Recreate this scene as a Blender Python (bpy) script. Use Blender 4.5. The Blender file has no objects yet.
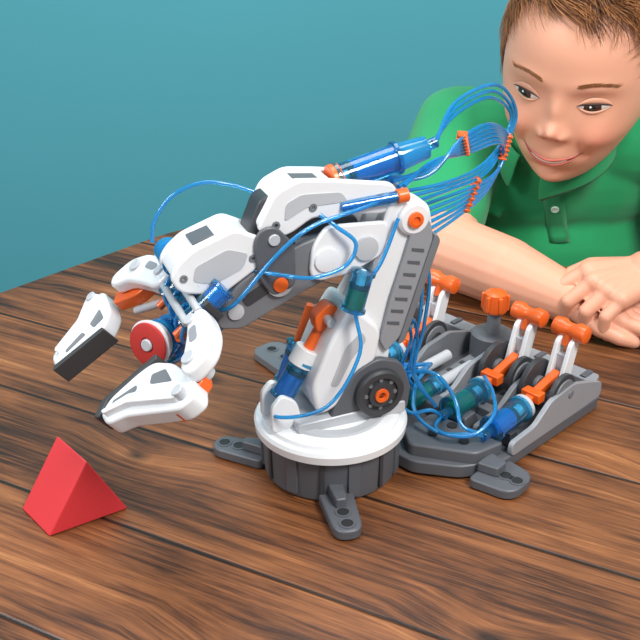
import bpy, math, random, bmesh
import numpy as np
from mathutils import Vector, Matrix
from mathutils.bvhtree import BVHTree
random.seed(4); rng=np.random.RandomState(7)
sc=bpy.context.scene
try:
    sc.view_settings.view_transform='Standard'
except Exception: pass

W=Matrix.Translation((0,0,.75))@Matrix.Scale(.01,4)      # centimetres on the table top -> metres
def lin(h):
    h=h.lstrip('#'); o=[]
    for i in (0,2,4):
        c=int(h[i:i+2],16)/255; o.append(c/12.92 if c<=.04045 else ((c+.055)/1.055)**2.4)
    return (*o,1)
# ------------------------------------------------------------------ materials
def mat(name,hexc,rough=.4,metal=0,trans=0,coat=0,var=.06,nscale=60,bump=0,bscale=300,sss=0,attr=None,sheen=0,spec=None,ior=None):
    m=bpy.data.materials.new(name); m.use_nodes=True; nt=m.node_tree; N=nt.nodes; L=nt.links
    b=N['Principled BSDF']; b.inputs['Roughness'].default_value=rough; b.inputs['Metallic'].default_value=metal
    b.inputs['Transmission Weight'].default_value=trans; b.inputs['Coat Weight'].default_value=coat
    if ior: b.inputs['IOR'].default_value=ior
    if sheen: b.inputs['Sheen Weight'].default_value=sheen
    if spec is not None: b.inputs['Specular IOR Level'].default_value=spec
    if sss:
        b.inputs['Subsurface Weight'].default_value=sss; b.inputs['Subsurface Radius'].default_value=(1,.35,.2); b.inputs['Subsurface Scale'].default_value=.006
    tc=N.new('ShaderNodeTexCoord'); nz=N.new('ShaderNodeTexNoise'); nz.inputs['Scale'].default_value=nscale; nz.inputs['Detail'].default_value=3
    L.new(tc.outputs['Object'],nz.inputs['Vector'])
    mr=N.new('ShaderNodeMapRange'); mr.inputs['To Min'].default_value=1-var; mr.inputs['To Max'].default_value=1+var
    L.new(nz.outputs['Fac'],mr.inputs['Value'])
    mx=N.new('ShaderNodeVectorMath'); mx.operation='SCALE'
    if attr:
        at=N.new('ShaderNodeVertexColor'); at.layer_name=attr; L.new(at.outputs['Color'],mx.inputs[0])
    else:
        mx.inputs[0].default_value=lin(hexc)[:3]
    L.new(mr.outputs['Result'],mx.inputs['Scale']); L.new(mx.outputs['Vector'],b.inputs['Base Color'])
    if bump:
        n2=N.new('ShaderNodeTexNoise'); n2.inputs['Scale'].default_value=bscale; L.new(tc.outputs['Object'],n2.inputs['Vector'])
        bp=N.new('ShaderNodeBump'); bp.inputs['Strength'].default_value=bump; bp.inputs['Distance'].default_value=.001
        L.new(n2.outputs['Fac'],bp.inputs['Height']); L.new(bp.outputs['Normal'],b.inputs['Normal'])
    return m
WHITE=mat('white_plastic','#e0e2e5',.28,coat=.3,var=.02)
SILV=mat('silver_plastic','#b4b7bc',.3,coat=.2,var=.03)
LGREY=mat('light_grey_plastic','#8b8e94',.38,var=.04,bump=.05)
GREY=mat('grey_plastic','#6d7075',.42,var=.04,bump=.05)
MGREY=mat('mid_grey_plastic','#54575d',.45,var=.04,bump=.05)
DARK=mat('dark_grey_plastic','#36383c',.45,var=.05,bump=.05)
BLACK=mat('black_rubber','#1e1f21',.6)
PAD=mat('grip_rubber','#38393b',.6)
ORANGE=mat('orange_plastic','#e2601c',.35,coat=.2)
RED=mat('red_rubber','#b3302c',.45)
BLUE=mat('clear_blue_plastic','#4cc0f6',.04,trans=.93,coat=.6,ior=1.35)
FLUID=mat('blue_fluid','#1590e6',.1,trans=.3,coat=.5)
TUBE=mat('blue_tubing','#2fabee',.08,trans=.65,coat=.7,ior=1.35)
GREEN=mat('green_fluid','#1f9a50',.15,trans=.3,coat=.5)
BLOCK=mat('red_painted_wood','#cf3238',.55,var=.05,nscale=400,bump=.15,bscale=900)

# ------------------------------------------------------------------ builders
parents={}
def group(name,loc):
    e=bpy.data.objects.new(name,None); e.location=loc; e.empty_display_size=.02
    sc.collection.objects.link(e); parents[name]=e; return e
def add(name,verts,faces,m,parent=None,M=None,bevel=0,smooth=True,ang=35,seg=2,raw=False):
    T=W if M is None else W@M
    if raw: T=Matrix.Identity(4)
    me=bpy.data.meshes.new(name); me.from_pydata([tuple(T@Vector(v)) for v in verts],[],faces); 
    me.materials.append(m); me.update()
    ob=bpy.data.objects.new(name,me); sc.collection.objects.link(ob)
    if parent is not None:
        ob.parent=parent; ob.matrix_parent_inverse=Matrix.Translation(parent.location).inverted()
    if smooth:
        for p in me.polygons: p.use_smooth=True
        me.set_sharp_from_angle(angle=math.radians(ang))
    if bevel:
        b=ob.modifiers.new('bevel','BEVEL'); b.width=bevel*.01; b.segments=seg; b.limit_method='ANGLE'; b.angle_limit=math.radians(40)
        b.harden_normals=False
    return ob
def rnd(pts,r,n=4):
    out=[]; k=len(pts)
    for i in range(k):
        p=Vector(pts[i]); a=Vector(pts[i-1]); b=Vector(pts[(i+1)%k])
        ra=min(r,(a-p).length*.48); rb=min(r,(b-p).length*.48)
        A=p+(a-p).normalized()*ra; B=p+(b-p).normalized()*rb
        for j in range(n+1):
            t=j/n; out.append(tuple(A*(1-t)**2+p*2*t*(1-t)+B*t*t))
    return out
def area(p): return sum(p[i-1][0]*p[i][1]-p[i][0]*p[i-1][1] for i in range(len(p)))
def prism(name,pts,a,b,m,par,M,plane='xz',r=0,bevel=.06,**k):
    if area(pts)<0: pts=pts[::-1]
    if r: pts=rnd(pts,r)
    n=len(pts)
    if plane=='xz':
        v=[(p[0],b,p[1]) for p in pts]+[(p[0],a,p[1]) for p in pts]
    else:
        v=[(p[0],p[1],a) for p in pts]+[(p[0],p[1],b) for p in pts]
    f=[tuple(range(n))[::-1],tuple(range(n,2*n))]+[(i,(i+1)%n,(i+1)%n+n,i+n) for i in range(n)]
    return add(name,v,f,m,par,M,bevel,**k)
def box(name,c,s,m,par,M,bevel=.06,**k):
    x,y,z=c; a,b,d=s[0]/2,s[1]/2,s[2]/2
    return prism(name,[(x-a,y-b),(x+a,y-b),(x+a,y+b),(x-a,y+b)],z-d,z+d,m,par,M,'xy',bevel=bevel,**k)
def basis(d):
    d=d.normalized(); u=Vector((0,0,1)) if abs(d.z)<.9 else Vector((1,0,0))
    a=d.cross(u).normalized(); return a,d.cross(a).normalized()
def lathe(name,p0,p1,prof,m,par,M,n=40,bevel=0,**k):
    p0=Vector(p0); p1=Vector(p1); d=(p1-p0).normalized(); a,b=basis(d)
    v=[];f=[]
    for t,r in prof:
        for i in range(n):
            q=2*math.pi*i/n; v.append(p0+d*t+(a*math.cos(q)+b*math.sin(q))*r)
    R=len(prof)
    for j in range(R-1):
        for i in range(n): f.append((j*n+i,j*n+(i+1)%n,(j+1)*n+(i+1)%n,(j+1)*n+i))
    f.append(tuple(range(n))[::-1]); f.append(tuple(range((R-1)*n,R*n)))
    return add(name,v,f,m,par,M,bevel,**k)
def cyl(name,p0,p1,r,m,par,M,r2=None,bevel=.05,n=32,**k):
    L=(Vector(p1)-Vector(p0)).length
    return lathe(name,p0,p1,[(0,r),(L,r if r2 is None else r2)],m,par,M,n=n,bevel=bevel,**k)
def syringe(name,p0,p1,r,par,M,fl=FLUID,fill=.65,rings=0):
    """clear barrel with flanged ends, a coloured column of fluid, seal and plunger shaft"""
    p0=Vector(p0);p1=Vector(p1); L=(p1-p0).length; d=(p1-p0)/L
    lathe(name+'_barrel',p0,p1,[(0,r*.75),(.08,r*1.18),(.3,r*1.18),(.36,r),(L-.36,r),(L-.3,r*1.18),(L-.08,r*1.18),(L,r*.75)],BLUE,par,M,n=32)
    cyl(name+'_fluid',p0+d*.2,p0+d*L*fill,r*.66,fl,par,M,n=24)
    cyl(name+'_plunger',p0+d*(L*fill+.02),p0+d*(L*fill+.35),r*.7,DARK,par,M,n=24)
    cyl(name+'_shaft',p0+d*(L*fill+.3),p1,r*.3,WHITE,par,M,n=16)
def smoothpath(P,n=8):
    P=[Vector(p) for p in P]; out=[]; Q=[2*P[0]-P[1]]+P+[2*P[-1]-P[-2]]
    for i in range(1,len(Q)-2):
        for j in range(n):
            t=j/n; a,b,c,d=Q[i-1:i+3]
            out.append(.5*((2*b)+(c-a)*t+(2*a-5*b+4*c-d)*t*t+(3*b-a-3*c+d)*t**3))
    out.append(P[-1]); return out
def tube(name,P,r,m,par,M=None,n=10,sub=8,taper=None):
    P=smoothpath(P,sub); v=[];f=[]; prev=None
    for i,p in enumerate(P):
        d=(P[min(i+1,len(P)-1)]-P[max(i-1,0)]).normalized()
        if prev is None: a,_=basis(d)
        else: a=(prev-d*prev.dot(d)).normalized()
        prev=a; b=d.cross(a); rr=r if taper is None else r*taper(i/(len(P)-1))
        for k in range(n):
            q=2*math.pi*k/n; v.append(p+(a*math.cos(q)+b*math.sin(q))*rr)
    for j in range(len(P)-1):
        for i in range(n): f.append((j*n+i,j*n+(i+1)%n,(j+1)*n+(i+1)%n,(j+1)*n+i))
    f.append(tuple(range(n))[::-1]); f.append(tuple(range((len(P)-1)*n,len(P)*n)))
    return add(name,v,f,m,par,M,ang=60)

# ------------------------------------------------------------------ room
WALL=mat('teal_wall_paint','#4a9aa8',.85,var=.03,nscale=3,bump=.06,bscale=120)
FLOOR=mat('floor_boards','#6d5a4a',.6,var=.2,nscale=5)
def rbox(name,x0,x1,y0,y1,z0,z1,m):
    v=[(x,y,z) for z in (z0,z1) for y in (y0,y1) for x in (x0,x1)]
    f=[(0,2,3,1),(4,5,7,6),(0,1,5,4),(1,3,7,5),(3,2,6,7),(2,0,4,6)]
    return add(name,v,f,m,raw=True,smooth=False)
rbox('floor',-2.6,2.6,-2.6,1.05,-.05,0,FLOOR)
rbox('wall_back',-2.6,2.6,.95,1.05,0,2.6,WALL)
TRIM=mat('white_trim','#e5e5e0',.5)
rbox('baseboard_back',-2.6,2.6,.935,.95,0,.1,TRIM)

# ------------------------------------------------------------------ table
def wood():
    m=bpy.data.materials.new('rustic_planks'); m.use_nodes=True; nt=m.node_tree; N=nt.nodes; L=nt.links; b=N['Principled BSDF']
    tc=N.new('ShaderNodeTexCoord'); mp=N.new('ShaderNodeMapping'); mp.inputs['Rotation'].default_value=(0,0,math.radians(27))
    L.new(tc.outputs['Object'],mp.inputs['Vector'])
    sx=N.new('ShaderNodeSeparateXYZ'); L.new(mp.outputs['Vector'],sx.inputs['Vector'])
    def M(op,a,c=None,d=None):
        n=N.new('ShaderNodeMath'); n.operation=op
        for i,x in enumerate((a,c,d)):
            if x is None: continue
            if isinstance(x,(int,float)): n.inputs[i].default_value=x
            else: L.new(x,n.inputs[i])
        return n.outputs[0]
    def MR(v,a,b_,c,d):
        n=N.new('ShaderNodeMapRange'); L.new(v,n.inputs['Value'])
        for k,x in zip(('From Min','From Max','To Min','To Max'),(a,b_,c,d)): n.inputs[k].default_value=x
        return n.outputs[0]
    X=sx.outputs['X']; Y=sx.outputs['Y']
    q=M('DIVIDE',M('ADD',Y,.235),.108); pid=M('FLOOR',q); fr=M('FRACT',q)
    edge=M('MINIMUM',fr,M('SUBTRACT',1,fr))
    off=M('MULTIPLY',pid,3.71)
    cv3=N.new('ShaderNodeCombineXYZ'); L.new(M('MULTIPLY',X,3.6),cv3.inputs[0]); L.new(M('MULTIPLY',Y,6.4),cv3.inputs[1])
    vo=N.new('ShaderNodeTexVoronoi'); vo.voronoi_dimensions='2D'; vo.inputs['Scale'].default_value=1; L.new(cv3.outputs[0],vo.inputs['Vector'])
    kd0=vo.outputs['Distance']
    bend=M('MULTIPLY',MR(kd0,0,.25,1,0),.016)
    Yb=M('ADD',Y,bend)
    def noise(fx,fy,det,rough,dist,sc_=1):
        cv=N.new('ShaderNodeCombineXYZ'); L.new(M('ADD',M('MULTIPLY',X,fx),off),cv.inputs[0]); L.new(M('MULTIPLY',Yb,fy),cv.inputs[1]); L.new(off,cv.inputs[2])
        n1=N.new('ShaderNodeTexNoise'); n1.inputs['Scale'].default_value=sc_; n1.inputs['Detail'].default_value=det; n1.inputs['Roughness'].default_value=rough; n1.inputs['Distortion'].default_value=dist
        L.new(cv.outputs[0],n1.inputs['Vector']); return n1.outputs['Fac']
    broad=noise(3.5,30,6,.6,.5); streak=noise(6,150,6,.7,.4); fine=noise(24,700,3,.6,.1); blotch=noise(8,9,4,.6,.4)
    g=M('ADD',M('ADD',M('MULTIPLY',broad,.36),M('MULTIPLY',streak,.44)),M('ADD',M('MULTIPLY',fine,.20),M('MULTIPLY',blotch,.20)))
    wn=N.new('ShaderNodeTexWhiteNoise'); wn.noise_dimensions='1D'; L.new(pid,wn.inputs['W'])
    g=M('ADD',g,M('MULTIPLY',M('SUBTRACT',wn.outputs['Value'],.5),.08))
    cr=N.new('ShaderNodeValToRGB'); e=cr.color_ramp.elements; e[0].position=.46; e[0].color=lin('#24130a'); e[1].position=.80; e[1].color=lin('#b57f4e')
    for p,h in ((.53,'#452613'),(.60,'#6d4123'),(.68,'#8a5631')):
        x=e.new(p); x.color=lin(h)
    L.new(g,cr.inputs['Fac'])
    kd=M('ADD',kd0,M('MULTIPLY',M('SUBTRACT',broad,.5),.12))
    kn=MR(kd,.02,.075,.16,1)
    gp=MR(edge,.008,.022,.12,1)
    sc1=N.new('ShaderNodeVectorMath'); sc1.operation='SCALE'; L.new(cr.outputs['Color'],sc1.inputs[0]); L.new(M('MULTIPLY',kn,gp),sc1.inputs['Scale'])
    L.new(sc1.outputs['Vector'],b.inputs['Base Color'])
    L.new(M('ADD',M('MULTIPLY',streak,.25),.30),b.inputs['Roughness'])
    bp=N.new('ShaderNodeBump'); bp.inputs['Strength'].default_value=.6; bp.inputs['Distance'].default_value=.002
    L.new(M('ADD',M('MULTIPLY',g,.7),gp),bp.inputs['Height']); L.new(bp.outputs['Normal'],b.inputs['Normal'])
    return m
WOOD=wood()
table=group('wooden_table',(0,0,.75))
tp=[(-80,-18),(-34.5,31.8),(-19.5,48.3),(-14.5,51.8),(-8,51.6),(12,44),(75,21),(62,-48),(-50,-62)]
prism('top',tp,-3.5,0,WOOD,table,None,'xy',r=2.5,bevel=.25)
ap=[(-68,-16),(-34,26),(-12,45),(12,36),(66,14),(55,-42),(-45,-53)]
for i in range(len(ap)):
    a=Vector((*ap[i],0)); b=Vector((*ap[(i+1)%len(ap)],0)); d=(b-a).normalized(); nn=Vector((-d.y,d.x,0))
    prism('apron_%d'%i,[tuple((a+nn)[:2]),tuple((b+nn)[:2]),tuple((b-nn)[:2]),tuple((a-nn)[:2])],-10,-3.4,WOOD,table,None,'xy',bevel=.1)
for i,(x,y) in enumerate([(-62,-15),(-14,40),(60,12),(50,-38)]):
    box('leg_%d'%i,(x,y,-39),(6,6,72),WOOD,table,None,bevel=.3)

# ------------------------------------------------------------------ red prism block
blk=group('triangular_block',(-.18,-.05,.75))
o=Vector((-19.7,-8.1)); bd=Vector((.84,.54)).normalized()*5.9; ld=Vector((-.66,.75)).normalized()*4.2
v=[];
for k in (0,1):
    q=o+ld*k; v+= [(q.x,q.y,.03),(q.x+bd.x,q.y+bd.y,.03),(q.x+bd.x*.56,q.y+bd.y*.56,5.2)]
add('block',v,[(0,1,2),(5,4,3),(0,3,4,1),(1,4,5,2),(2,5,3,0)],BLOCK,blk,bevel=.12,seg=3)

# ------------------------------------------------------------------ robot arm
O=Vector((0,.9,0))
robot=group('hydraulic_robot_arm',(0,.009,.75))
BM=Matrix.Translation(O)
CM=BM@Matrix.Rotation(math.radians(45),4,'Z')
AM=Matrix(((-.93,.37,0,0),(-.37,-.93,0,.9),(0,0,1,0),(0,0,0,1)))
ar=lambda s,w,z: tuple(AM@Vector((s,w,z)))
lathe('drum',(0,0,0),(0,0,1),[(0.15,4.9),(.15,5.1),(.6,5.15),(3.6,5.25),(3.6,5.0)],MGREY,robot,BM,n=64,bevel=.05)
for i in range(14):
    q=2*math.pi*i/14+.1; R=BM@Matrix.Rotation(q,4,'Z')
    box('drum_rib',(5.22,0,2.0),(.3,.9 if i%2 else .35,3.0),MGREY if i%2 else DARK,robot,R,bevel=.05)
lathe('turntable',(0,0,0),(0,0,1),[(3.7,5.5),(3.75,5.75),(4.35,5.8),(4.6,5.65),(4.62,5.25),(4.9,5.15),(5.05,4.7),(5.06,0.5)],WHITE,robot,BM,n=80)
lathe('turntable_ring',(0,0,0),(0,0,1),[(5.0,4.2),(5.22,4.1),(5.24,3.4),(5.0,3.3)],SILV,robot,BM,n=80)
def foot(name,u0,v0,u1,v1,wd,M,m=MGREY):
    a=Vector((u0,v0)); b=Vector((u1,v1)); d=(b-a).normalized(); nn=Vector((-d.y,d.x))
    pts=[a+nn*wd,b+nn*wd*.8-d*.6,b+nn*wd*.45,b-nn*wd*.45,b-nn*wd*.8-d*.6,a-nn*wd]
    prism(name,[tuple(p) for p in pts],.1,.9,m,robot,M,'xy',r=.5,bevel=.12)
    a2=a+(b-a)*.25
    prism(name+'_rib',[tuple(p) for p in (a+nn*wd*.45,a2+(b-a)*.2+nn*wd*.3,a2+(b-a)*.2-nn*wd*.3,a-nn*wd*.45)],.9,1.7,m,robot,M,'xy',r=.2,bevel=.1)
    for t in (.55,.82):
        c=a+(b-a)*t; cyl(name+'_hole',(c.x,c.y,.85),(c.x,c.y,.95),.42,BLACK,robot,M,bevel=0,n=20)
        lathe(name+'_boss',(c.x,c.y,0),(c.x,c.y,1),[(.85,.6),(.98,.58),(.98,.44),(.9,.44)],m,robot,M,n=20)
foot('foot_1',-3.2,-3.6,-5.8,-7.6,1.3,CM)
foot('foot_2',-3.4,3.4,-5.2,7.6,1.3,CM)
# console
cons=[(3.2,-5.6),(5.2,-8.6),(8.2,-10.4),(21.6,-10.6),(22.3,-9.6),(22.3,9.6),(21.6,10.6),(8.2,10.4),(5.2,8.6),(3.2,5.6)]
prism('console_base',cons,.2,1.3,MGREY,robot,CM,'xy',r=.6,bevel=.12)
foot('foot_3',7.0,-9.4,7.2,-13.0,2.1,CM)
foot('foot_4',7.6,9.6,8.2,16.8,2.0,CM,GREY)
prism('front_cover',[(3.6,-4.8),(6.2,-9.2),(9.0,-9.8),(8.4,-3.2),(5,-3)],1.2,2.3,MGREY,robot,CM,'xy',r=.5,bevel=.15)
prism('front_cover_b',[(3.6,4.8),(6.2,9.2),(9.0,9.8),(8.4,3.2),(5,3)],1.2,2.3,MGREY,robot,CM,'xy',r=.5,bevel=.15)
for i,(u,vv) in enumerate([(6.8,-7.6),(7.9,-5.6),(6.0,-5.2)]):
    cyl('cover_screw',(u,vv,2.3),(u,vv,2.42),.4,BLACK,robot,CM,n=20,bevel=0)
for k,vv in enumerate([-10.3,-6.9,-2.3,2.3,6.9,10.3]):
    wallp=[(9,1.2),(9,2.4),(12,2.6),(14,4.0),(17.2,4.3),(19.8,3.4),(21.8,2.6),(21.8,1.2)]
    prism('console_wall',wallp,vv-.22,vv+.22,LGREY if k%2==0 else GREY,robot,CM,r=.5,bevel=.06)
prism('console_rear',[(20.6,-10.4),(22.2,-10),(22.2,10),(20.6,10.4)],1.2,2.9,LGREY,robot,CM,'xy',r=.3,bevel=.12)
for j in range(9):
    vv=-9.2+j*2.3
    box('rear_rib',(21.4,vv,2.95),(1.3,.5,.25),MGREY,robot,CM,bevel=.05)
for vv in (-8.7,-4.7,4.5,8.45):
    syringe('master',(8.6,vv,3.0),(12.6,vv,3.25),.95,robot,CM,GREEN if abs(vv)<5 else FLUID,.6)
    cyl('barrel_collar',(12.3,vv,3.23),(13.0,vv,3.28),1.05,SILV,robot,CM)
    cyl('nozzle',(7.6,vv,2.9),(8.7,vv,3.0),.4,BLUE,robot,CM)
    box('barrel_clamp',(10.2,vv,2.0),(.9,2.2,1.2),DARK,robot,CM)
    prism('piston_rod',[(12.8,3.0),(12.8,3.8),(17.4,4.8),(17.8,4.3),(17.4,3.8)],vv-.35,vv+.35,ORANGE,robot,CM,r=.2,bevel=.08)
    box('orange_clip',(14.1,vv,3.8),(.9,1.7,.8),ORANGE,robot,CM)
    cyl('gear_disc',(16.2,vv+1.0,3.6),(16.2,vv+1.5,3.6),2.1,DARK,robot,CM,n=48)
    cyl('gear_hub',(16.2,vv+.7,3.6),(16.2,vv+1.7,3.6),.7,GREY,robot,CM)
    cyl('gear_disc_b',(16.2,vv-1.5,3.5),(16.2,vv-1.1,3.5),1.8,DARK,robot,CM,n=48)
    lathe('gear_face',(16.2,vv-1.55,3.5),(16.2,vv-2.5,3.5),[(0,1.4),(.12,1.35),(.12,.8),(0,.75)],GREY,robot,CM,n=36)
    cyl('axle',(16.8,vv-1.9,3.5),(16.8,vv+1.7,3.5),.35,GREY,robot,CM)
    for sgn in (-1,1):
        prism('lever_side',[(16.4,2.6),(17.7,2.3),(19.0,7.0),(18.4,7.5),(17.8,7.1)],vv+sgn*.6-.2,vv+sgn*.6+.2,WHITE,robot,CM,r=.25,bevel=.07)
    box('lever_bridge',(18.0,vv,5.4),(.5,1.2,1.3),SILV,robot,CM)
    cyl('handle_stem',(18.5,vv,6.6),(18.8,vv,7.8),.52,ORANGE,robot,CM)
    lathe('handle_grip',(18.8,vv-1.6,7.9),(18.8,vv+1.6,7.9),[(0,.4),(.15,.72),(.9,.8),(1.3,.6),(1.9,.6),(2.3,.8),(3.05,.72),(3.2,.4)],ORANGE,robot,CM,n=24)
lathe('valve_cup',(20.2,-.3,1),(20.2,-.3,2),[(0.2,2.0),(3.0,1.9),(3.2,1.6),(3.2,1.2)],MGREY,robot,CM,n=40)
cyl('valve_stem',(20.2,-.3,4),(20.2,-.3,6.4),.6,GREY,robot,CM)
lathe('knob',(20.2,-.3,6.2),(20.2,-.3,7.2),[(0,1.0),(.2,1.1),(1.7,.95),(1.9,.6),(1.9,.3)],ORANGE,robot,CM,n=24)
for i in range(6):
    q=i*math.pi/3; box('knob_grip',(1.05,0,.9),(.35,.35,1.5),ORANGE,robot,CM@Matrix.Translation((20.2,-.3,6.2))@Matrix.Rotation(q,4,'Z'),bevel=.1)
for vv in(-1.3,1.3):
    cyl('centre_piston',(11,vv,2.8),(16,vv,2.8),.5,SILV,robot,CM)
    syringe('centre',(7,vv,2.8),(11.4,vv,2.8),.8,robot,CM,GREEN,.7)
for vv in (-5.8,-.1,5.8):
    prism('deck_plate',[(12,vv-.9),(20,vv-.9),(20,vv+.9),(12,vv+.9)],1.2,2.1,GREY,robot,CM,'xy',r=.2,bevel=.1)
    for u in (13.2,15,16.8,18.6): box('deck_slot',(u,vv,2.12),(.5,1.2,.08),DARK,robot,CM,bevel=0)
prism('console_bridge',[(9,1.2),(9,2.6),(10.4,2.7),(11,1.2)],-6,6,MGREY,robot,CM,r=.3,bevel=.1)
for i,(vv,off) in enumerate([(-8.7,0),(-4.7,.5),(4.5,.2),(8.45,.6)]):
    tube('console_tube',[(7.7,vv,2.9),(6.6,vv*.93,3.3+off),(5.6,vv*.7,3.0+off),(5.9,vv*.4,3.4+off),(7.8,vv*.2,4.2+off),(10,vv*.1,4.4),(12,0,4.0)],.16,TUBE,robot,CM)
tube('console_tube',[(7.6,-4.7,2.9),(6.0,-5.4,3.0),(5.6,-7,3.2),(6.8,-8.5,3.4),(9,-8.6,4.2),(11,-7,4.6),(12.6,-5,4.6)],.16,TUBE,robot,CM)
tube('console_tube',[(5.8,-2,6.5),(6.8,-4.4,7.0),(7.4,-6.0,5.2),(6.6,-7.4,3.8),(7.6,-8.7,3.1)],.16,TUBE,robot,CM)

# tower
for w0,w1 in ((1.9,2.5),(-2.5,-1.9)):
    prism('shoulder_bracket',[(1.0,5.0),(-5.2,5.0),(-5.4,7.2),(-4.6,9.3),(-2.7,10),(-.9,9.2),(.2,7.2),(1.0,6.0)],w0,w1,MGREY,robot,AM,r=.6,bevel=.1)
prism('turret_block',[(3.6,5.0),(-5,5.0),(-5,6.0),(3.6,5.8)],-2.6,2.6,SILV,robot,AM,r=.3,bevel=.1)
lathe('hub',(-2.7,2.4,7.3),(-2.7,3.4,7.3),[(0,1.9),(.55,1.9),(.75,1.75),(.75,1.35),(.55,1.3),(.55,1.0),(.8,.95),(.8,0.6)],DARK,robot,AM,n=48)
lathe('hub_cap',(-2.7,3.0,7.3),(-2.7,4.0,7.3),[(0,.55),(.35,.53),(.35,.3),(.2,.25)],ORANGE,robot,AM,n=24)
for i in range(8):
    q=i*math.pi/4; cyl('hub_bolt',(-2.7+1.15*math.cos(q),2.9,7.3+1.15*math.sin(q)),(-2.7+1.15*math.cos(q),3.05,7.3+1.15*math.sin(q)),.16,GREY,robot,AM,n=12,bevel=0)
tow=[(-3.7,22.0),(-5.2,22.0),(-6.6,20.9),(-6.9,19.2),(-5.9,16.7),(-4.6,14.0),(-3.9,11.8),(-3.9,9.6),(-3.2,7.4),(-.8,6.0),(1.7,6.2),(1.5,8.2),(.2,11.3),(-.7,13.3),(-1.9,15.2),(-2.7,18.1),(-3.2,20.6)]
prism('upper_arm_near',tow,1.15,1.8,WHITE,robot,AM,r=.5,bevel=.15)
prism('upper_arm_far',tow,-1.8,-1.15,WHITE,robot,AM,r=.5,bevel=.15)
prism('upper_arm_core',[(-4.2,20),(-5.6,20.2),(-5.8,17.8),(-4,13.5),(-3.4,9.8),(-.4,7),(1.2,7),(-.1,10.8),(-1.2,13.4),(-3.0,17.5)],-1.2,1.2,SILV,robot,AM,r=.4,bevel=.1)
prism('upper_arm_shin_cover',[(1.9,6.0),(2.4,8.4),(.9,12.0),(-.6,14.4),(-1.6,13.6),(-3.0,12.2),(-2.6,9.6),(-1.0,9.0),(.4,6.4)],-2.1,2.3,WHITE,robot,AM,r=.7,bevel=.3,seg=4)
prism('shin_seam',[(1.0,8.4),(-.2,11.4),(-1.4,12.4),(-1.8,11.6),(-.6,10.2),(.4,8.2)],2.28,2.36,SILV,robot,AM,r=.3,bevel=.03)
pan=[(-6.5,20.0),(-6.8,18.6),(-4.5,11.2),(-3.4,10.2),(-2.9,11.2),(-3.6,14.4),(-4.6,17.6),(-5.2,19.8)]
prism('side_panel_near',pan,1.8,2.15,LGREY,robot,AM,r=.3,bevel=.08)
prism('side_panel_far',pan,-2.15,-1.8,LGREY,robot,AM,r=.3,bevel=.08)
for i in range(7):
    t=i/6; s0=-5.5+t*1.7; z0=17.6-t*5.4
    prism('panel_slot',[(s0-.6,z0+.3),(s0+.35,z0+.5),(s0+.35,z0+.3),(s0-.6,z0+.05)],2.12,2.2,MGREY,robot,AM,bevel=0)
prism('panel_ridge',[(-6.95,19),(-7.4,18.4),(-4.9,10.8),(-4.3,10.6),(-4.6,11.5)],-2.0,2.2,GREY,robot,AM,r=.3,bevel=.1)
lathe('elbow_boss',(-5.3,1.7,20.2),(-5.3,2.7,20.2),[(0,1.25),(.35,1.2),(.5,1.0),(.5,.7)],WHITE,robot,AM)
lathe('elbow_bolt',(-5.3,2.0,20.2),(-5.3,3.0,20.2),[(0,.6),(.4,.56),(.45,.3),(.3,.25)],ORANGE,robot,AM,n=24)
lathe('elbow_boss_far',(-5.3,-1.7,20.2),(-5.3,-2.7,20.2),[(0,1.25),(.35,1.2),(.5,1.0)],WHITE,robot,AM)
syringe('lift',(4.0,.2,6.9),(2.2,.2,9.8),.85,robot,AM,FLUID,.6)
cyl('lift_collar',(2.5,.2,9.4),(1.8,.2,10.6),.98,WHITE,robot,AM)
cyl('lift_rod',(1.9,.2,10.5),(.4,.2,13.0),.42,ORANGE,robot,AM)
prism('lift_eye',[(1.4,12.0),(1.6,13.2),(.5,14.2),(-.4,13.6),(.2,12.2)],-.4,.8,ORANGE,robot,AM,r=.4,bevel=.1)
cyl('lift_pin',(.6,-1.2,13.0),(.6,1.6,13.0),.35,SILV,robot,AM)
for w in (-.95,1.35): prism('lift_mount',[(5.2,4.9),(5.2,7.0),(4.4,7.9),(3.3,7.2),(2.7,4.9)],w-.25,w+.25,WHITE,robot,AM,r=.4,bevel=.1)
syringe('side_lift',(2.6,-3.2,6.0),(1.4,-3.2,9.4),.7,robot,AM)
cyl('side_lift_rod',(1.4,-3.2,9.3),(.4,-3.0,12.4),.35,ORANGE,robot,AM)
# lower forearm beam
low=[(-2.3,19.8),(-2.9,18.2),(-1,17.0),(.8,16.6),(3,15.8),(7.2,13.9),(8.9,14.2),(8.8,15.6),(7.4,17.2),(5.8,18.2),(3,19.4),(0,20.2)]
for w0,w1 in ((1.1,1.7),(-1.7,-1.1)):
    prism('forearm_side',low,w0,w1,GREY,robot,AM,r=.5,bevel=.12)
prism('forearm_core',[(-2,19),(-1,17.6),(3,16.6),(7.5,14.8),(7.5,16),(3,18.8)],-1.15,1.15,SILV,robot,AM,r=.3)
wc=[(-3.4,20.3),(-3.2,18.0),(-.8,16.9),(1.7,16.6),(2.4,17.2),(2.2,19.2),(1.2,20.6)]
prism('forearm_white_cover',wc,1.6,2.05,WHITE,robot,AM,r=.6,bevel=.14)
prism('forearm_white_cover_far',wc,-2.05,-1.6,WHITE,robot,AM,r=.6,bevel=.14)
prism('beam_inset',[(3.4,17.2),(6.8,15.5),(7.2,16.2),(4,18)],1.68,1.76,DARK,robot,AM,r=.3,bevel=0)
lathe('beam_bolt',(4.5,1.6,16.9),(4.5,2.7,16.9),[(0,.95),(.4,.9),(.45,.6)],SILV,robot,AM,n=28)
lathe('beam_bolt_cap',(4.5,1.9,16.9),(4.5,2.9,16.9),[(0,.55),(.25,.52),(.3,.2)],ORANGE,robot,AM,n=24)
lathe('beam_bolt_b',(1.2,2.0,18.2),(1.2,2.7,18.2),[(0,.9),(.2,.86),(.25,.5)],WHITE,robot,AM,n=28)
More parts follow.
